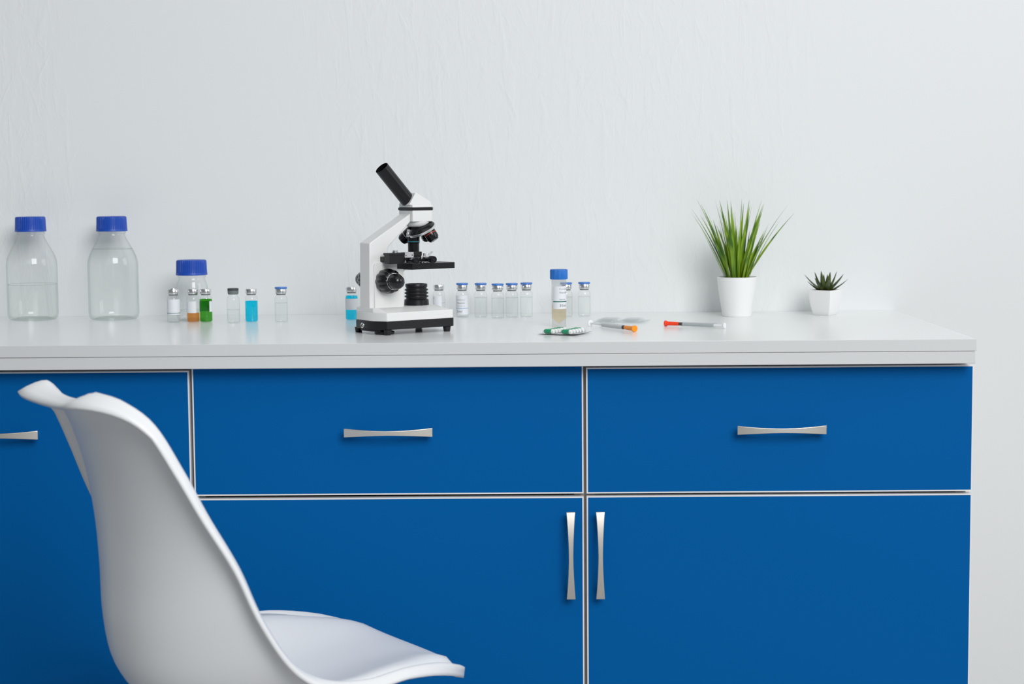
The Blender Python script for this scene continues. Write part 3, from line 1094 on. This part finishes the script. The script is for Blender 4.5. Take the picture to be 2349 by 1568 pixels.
def blister(loc, rz, label, empty):
    t = thing('blister_pack', label, 'blister pack', loc, rz, 'blister packs lying on the worktop')
    W2, H2 = 0.034, 0.031
    bm = BM()
    nx, ny = 16, 16
    for zoff in (0, 0.0004):
        g = [[bm.verts.new((-W2 + 2 * W2 * i / nx, -H2 + 2 * H2 * j / ny, curve_z(-W2 + 2 * W2 * i / nx, -H2 + 2 * H2 * j / ny) + zoff - 0.0018)) for j in range(ny + 1)] for i in range(nx + 1)]
        for i in range(nx):
            for j in range(ny):
                bm.faces.new((g[i][j], g[i + 1][j], g[i + 1][j + 1], g[i][j + 1]))
    put('backing_foil' if not empty else 'clear_sheet', bm, M['foil'] if not empty else M['sheet'], t)
    for cx_ in (-0.0165, 0.0145):
        for q_ in range(5):
            cy_ = -0.022 + q_ * 0.0108
            z = curve_z(cx_, cy_)
            bm = BM()
            # clear dome over the capsule: half capsule shape
            r, L_ = 0.0049, 0.0245
            n = 10
            for i in range(n + 1):
                pass
            prof = []
            for i in range(n + 1):
                a = i / n * pi / 2
                prof.append((r * sin(a), -(L_ / 2 - r) - r * cos(a)))
            for i in range(n + 1):
                a = pi / 2 - i / n * pi / 2
                prof.append((r * sin(a), (L_ / 2 - r) + r * cos(a)))
            prof = [(0 if rr < 1e-6 else rr, zz) for rr, zz in prof]
            lathe(bm, prof, 14, Matrix.Rotation(pi / 2, 4, 'Y'), 0.5 * pi, 1.5 * pi)
            for v in bm.verts:
                v.co = Vector((v.co.x, v.co.y, abs(v.co.z) * 1.25))
            put('bubble', bm, M['sheet'] if empty else M['plastic'], t, loc=(cx_, cy_, z - 0.001))
            if not empty:
                zc = 0.0034
                c_ = put('capsule', capsule_bm(0.0195, 0.0036, zc, -1, 0.0042), M['capgreen'], t, loc=(cx_, cy_, z - 0.001))
                put('capsule_end', capsule_bm(0.0195, 0.00355, zc, 0.0042, 1), M['capwhite'], c_)
    return t


blister((-0.0265, -0.4560, T), radians(-27), 'silver blister pack of green and white capsules lying below the conical tube', False)
blister((0.0760, -0.2180, T), radians(-18), 'empty clear blister pack lying behind the orange-capped syringe', True).scale = (1.35, 1.0, 0.8)


# ---------------------------------------------------------------- syringes
def syringe(tail, tip, label, capm, barrel_m, rad=4.0, frac=(0.22, 0.50)):
    """tail = plunger end, tip = needle cap end, both on the worktop"""
    d = Vector((tip[0] - tail[0], tip[1] - tail[1], 0))
    L_ = d.length * 1000
    t = thing('syringe', label, 'syringe', (tail[0], tail[1], T), math.atan2(d.y, d.x), 'capped syringes lying on the worktop')
    R_ = rad
    zc = (R_ + 1.3) * 0.001
    A = Matrix.Translation((0, 0, zc)) @ Matrix.Rotation(pi / 2, 4, 'Y')
    c = frac[0] * L_            # cap length
    pb = frac[1] * L_           # barrel length
    x0 = L_ - c - 4             # front end of barrel
    bm = BM(); lathe(bm, sc([(0, 0), (R_ + 0.9, 0), (R_ + 1.2, 0.5), (R_ + 1.2, 1.6), (R_ + 0.4, 2.2), (1.6, 2.2), (1.6, x0 - pb * 0.8), (0, x0 - pb * 0.8)]), 28, A)
    put('plunger', bm, M['whitepl'], t)
    bm = BM()
    lathe(bm, sc([(R_ + 2.0 - 0.8, x0 - pb - 1.5), (R_ + 1.0, x0 - pb), (R_, x0 - pb), (R_, x0 - 3), (R_ - 1, x0), (2.2, x0)]), 32, A)
    put('barrel', bm, M['plastic'], t)
    bm = BM(); lathe(bm, sc([(0, x0 - pb * barrel_m[1]), (R_ - 0.8, x0 - pb * barrel_m[1]), (R_ - 0.8, x0 - 3), (0, x0 - 3)]), 28, A)
    put('plunger_core', bm, M[barrel_m[0]], t)
    bm = BM(); lathe(bm, sc([(0, x0 - 3), (R_ - 0.9, x0 - 3), (R_ - 0.7, x0 + 1), (2.5, x0 + 3.4), (2.5, x0 + 5), (0, x0 + 5)]), 28, A)
    put('needle_hub', bm, M['rubberdk'], t)
    bm = BM()
    lathe(bm, sc([(0, x0 + 4), (R_ - 0.7, x0 + 4), (R_ - 0.3, L_ - 6), (R_ + 0.6, L_ - 4), (R_ + 1.3, L_ - 2.5), (R_ + 1.3, L_ - 0.6), (R_ + 0.6, L_), (0, L_)]), 32, A,
          rib=lambda i, a: 1 + (0.03 * cos(10 * a) if 1 <= i <= 2 else 0))
    put('needle_cap', bm, M[capm], t)
    return t


syringe((0.0190, -0.3100), (0.0865, -0.4330), 'clear syringe with orange needle cap beside the green capsule pack', 'orangecap', ('palegrey', 0.95), 4.0, (0.21, 0.50))
syringe((0.2370, -0.3790), (0.1430, -0.3220), 'grey-barrelled syringe with red needle cap lying in front of the potted grass', 'redcap', ('greypl', 0.98), 3.6, (0.24, 0.55))

# ---------------------------------------------------------------- plants
random.seed(7)
PG = thing('potted_grass', 'tall bright green grass plant in a round tapered white pot', 'plant', (0.2888, -0.1080, T))
bm = BM(); lathe(bm, sc([(0, 0), (25, 0), (25.8, 0.8), (33, 45), (35.6, 69), (35.6, 70), (34.6, 70.4), (33.6, 69), (32, 60), (0, 60)]), 64)
put('pot', bm, M['pot'], PG)
bm = BM(); lathe(bm, sc([(32.2, 62), (20, 63.5), (0, 64)]), 32)
put('soil', bm, M['soil'], PG)


def blade(bm, p0, dirx, diry, length, width, lean, droop, segs=10, fold=0.25):
    """tapering strap leaf; dirx/diry = horizontal heading, lean = outward slope, droop = bend"""
    h = Vector((dirx, diry, 0))
    side = Vector((-diry, dirx, 0))
    tw = random.uniform(-0.9, 0.9)
    side = (side * cos(tw) + h * sin(tw)).normalized()
    pos = Vector(p0)
    ang = lean
    prev_ = None
    for i in range(segs + 1):
        t = i / segs
        w = width * (0.55 + 0.9 * t if t < 0.35 else 0.865 * (1 - ((t - 0.35) / 0.65) ** 1.3) + 0.0) * 0.5
        w = max(w, 0.0001)
        dr = (h * sin(ang) + Vector((0, 0, 1)) * cos(ang))
        nrm = dr.cross(side).normalized()
        a_ = bm.verts.new(pos + side * w)
        c_ = bm.verts.new(pos - nrm * w * fold)
        b_ = bm.verts.new(pos - side * w)
        if prev_:
            bm.faces.new((prev_[0], prev_[1], c_, a_))
            bm.faces.new((prev_[1], prev_[2], b_, c_))
        prev_ = (a_, c_, b_)
        pos = pos + dr * (length / segs)
        ang += droop / segs
    return pos


bm = BM()
hand = [(-1, -0.1, 0.148, 0.0062, 0.36, 0.28), (-1, 0.2, 0.158, 0.0065, 0.26, 0.26), (1, -0.2, 0.156, 0.0068, 0.36, 0.32), (1, 0.1, 0.150, 0.0060, 0.52, 0.26),
        (1, -0.5, 0.120, 0.0095, 0.34, 0.32), (-1, -0.6, 0.118, 0.0095, 0.28, 0.10), (0.1, -1, 0.150, 0.0085, 0.10, 0.10), (-0.5, -1, 0.150, 0.0085, 0.20, 0.12)]
for hx, hy, L_, w_, le, dr_ in hand:
    n_ = hypot(hx, hy)
    blade(bm, (hx * 0.014, hy * 0.014, 0.062), hx / n_, hy / n_, L_, w_, le, dr_)
for i in range(92):
    a = random.uniform(0, 2 * pi)
    rr = math.sqrt(random.random()) * 0.019
    le = random.uniform(0.0, 0.30) + rr * 7
    L_ = random.uniform(0.095, 0.152)
    if i % 3 == 0:
        L_ = random.uniform(0.075, 0.115)
    blade(bm, (rr * cos(a), rr * sin(a), 0.061), cos(a), sin(a), L_, random.uniform(0.0045, 0.0085), le, random.uniform(-0.02, 0.30))
put('foliage', bm, M['grass'], PG, angle=0.9)

PS_ = thing('potted_succulent', 'small dark green spiky succulent in a square curved white pot', 'plant', (0.4490, -0.0930, T), radians(51.9))
bm = BM()


def sq(h, z, rc):
    out = []
    for qx, qy in ((1, -1), (1, 1), (-1, 1), (-1, -1)):
        a0 = math.atan2(qy, qx)
        for j in range(5):
            a = a0 - pi / 4 + j / 4 * pi / 2
            out.append((qx * (h - rc) + rc * cos(a), qy * (h - rc) + rc * sin(a), z))
    return out


rings = []
for h, z, rc in ((0, 0, 0), (14.5, 0, 1.5), (15.4, 0.8, 2), (18.0, 8, 2), (20.2, 18, 2), (21.8, 30, 2), (22.6, 42, 2), (22.6, 44, 2), (22.0, 45, 2), (20.4, 45, 1.5), (19.8, 44, 1.2), (19.4, 38, 1.2), (0, 38, 0)):
    if h == 0:
        rings.append([bm.verts.new((0, 0, z * 0.001))] * 20)
    else:
        rings.append([bm.verts.new([c * 0.001 for c in p]) for p in sq(h, z, rc)])
for A, B in zip(rings[:-1], rings[1:]):
    for i in range(20):
        j = (i + 1) % 20
        vs = []
        for v in (A[i], A[j], B[j], B[i]):
            if v not in vs:
                vs.append(v)
        if len(vs) > 2:
            bm.faces.new(vs)
put('pot', bm, M['pot'], PS_, angle=0.8)
bm = BM()
prism(bm, [(x * 0.001, y * 0.001) for x, y, z in sq(19.3, 0, 1)], 0.039, 0.0435)
put('gravel', bm, M['gravel'], PS_, smooth=False)


def spike(bm, a, lean, L_, w):
    """thick pointed succulent leaf"""
    h = Vector((cos(a), sin(a), 0)); sd = Vector((-sin(a), cos(a), 0))
    pos = Vector((0, 0, 0.042)) + h * 0.003
    ang = lean
    pr = None
    n = 8
    for i in range(n + 1):
        t = i / n
        ww = w * (0.75 + 1.0 * t if t < 0.25 else (1 - (t - 0.25) / 0.75) ** 0.8) * 0.5 + 0.0001
        d = h * sin(ang) + Vector((0, 0, 1)) * cos(ang)
        nv = d.cross(sd).normalized()
        ring = [bm.verts.new(pos + c) for c in (sd * ww, nv * ww * 0.12, -sd * ww, -nv * ww * 0.5)]
        if pr:
            for q_ in range(4):
                bm.faces.new((pr[q_], pr[(q_ + 1) % 4], ring[(q_ + 1) % 4], ring[q_]))
        pr = ring
        pos += d * L_ / n
        ang -= 0.35 / n


bm = BM()
for i in range(9):
    spike(bm, i * 2 * pi / 9 + 0.3, 1.05 + 0.12 * (i % 2), 0.037 + 0.006 * (i % 3), 0.012)
for i in range(8):
    spike(bm, i * 2 * pi / 8 + 0.1, 0.62, 0.037 + 0.004 * (i % 2), 0.012)
for i in range(6):
    spike(bm, i * 2 * pi / 6, 0.26, 0.031, 0.010)
put('foliage', bm, M['succulent'], PS_, angle=0.7)
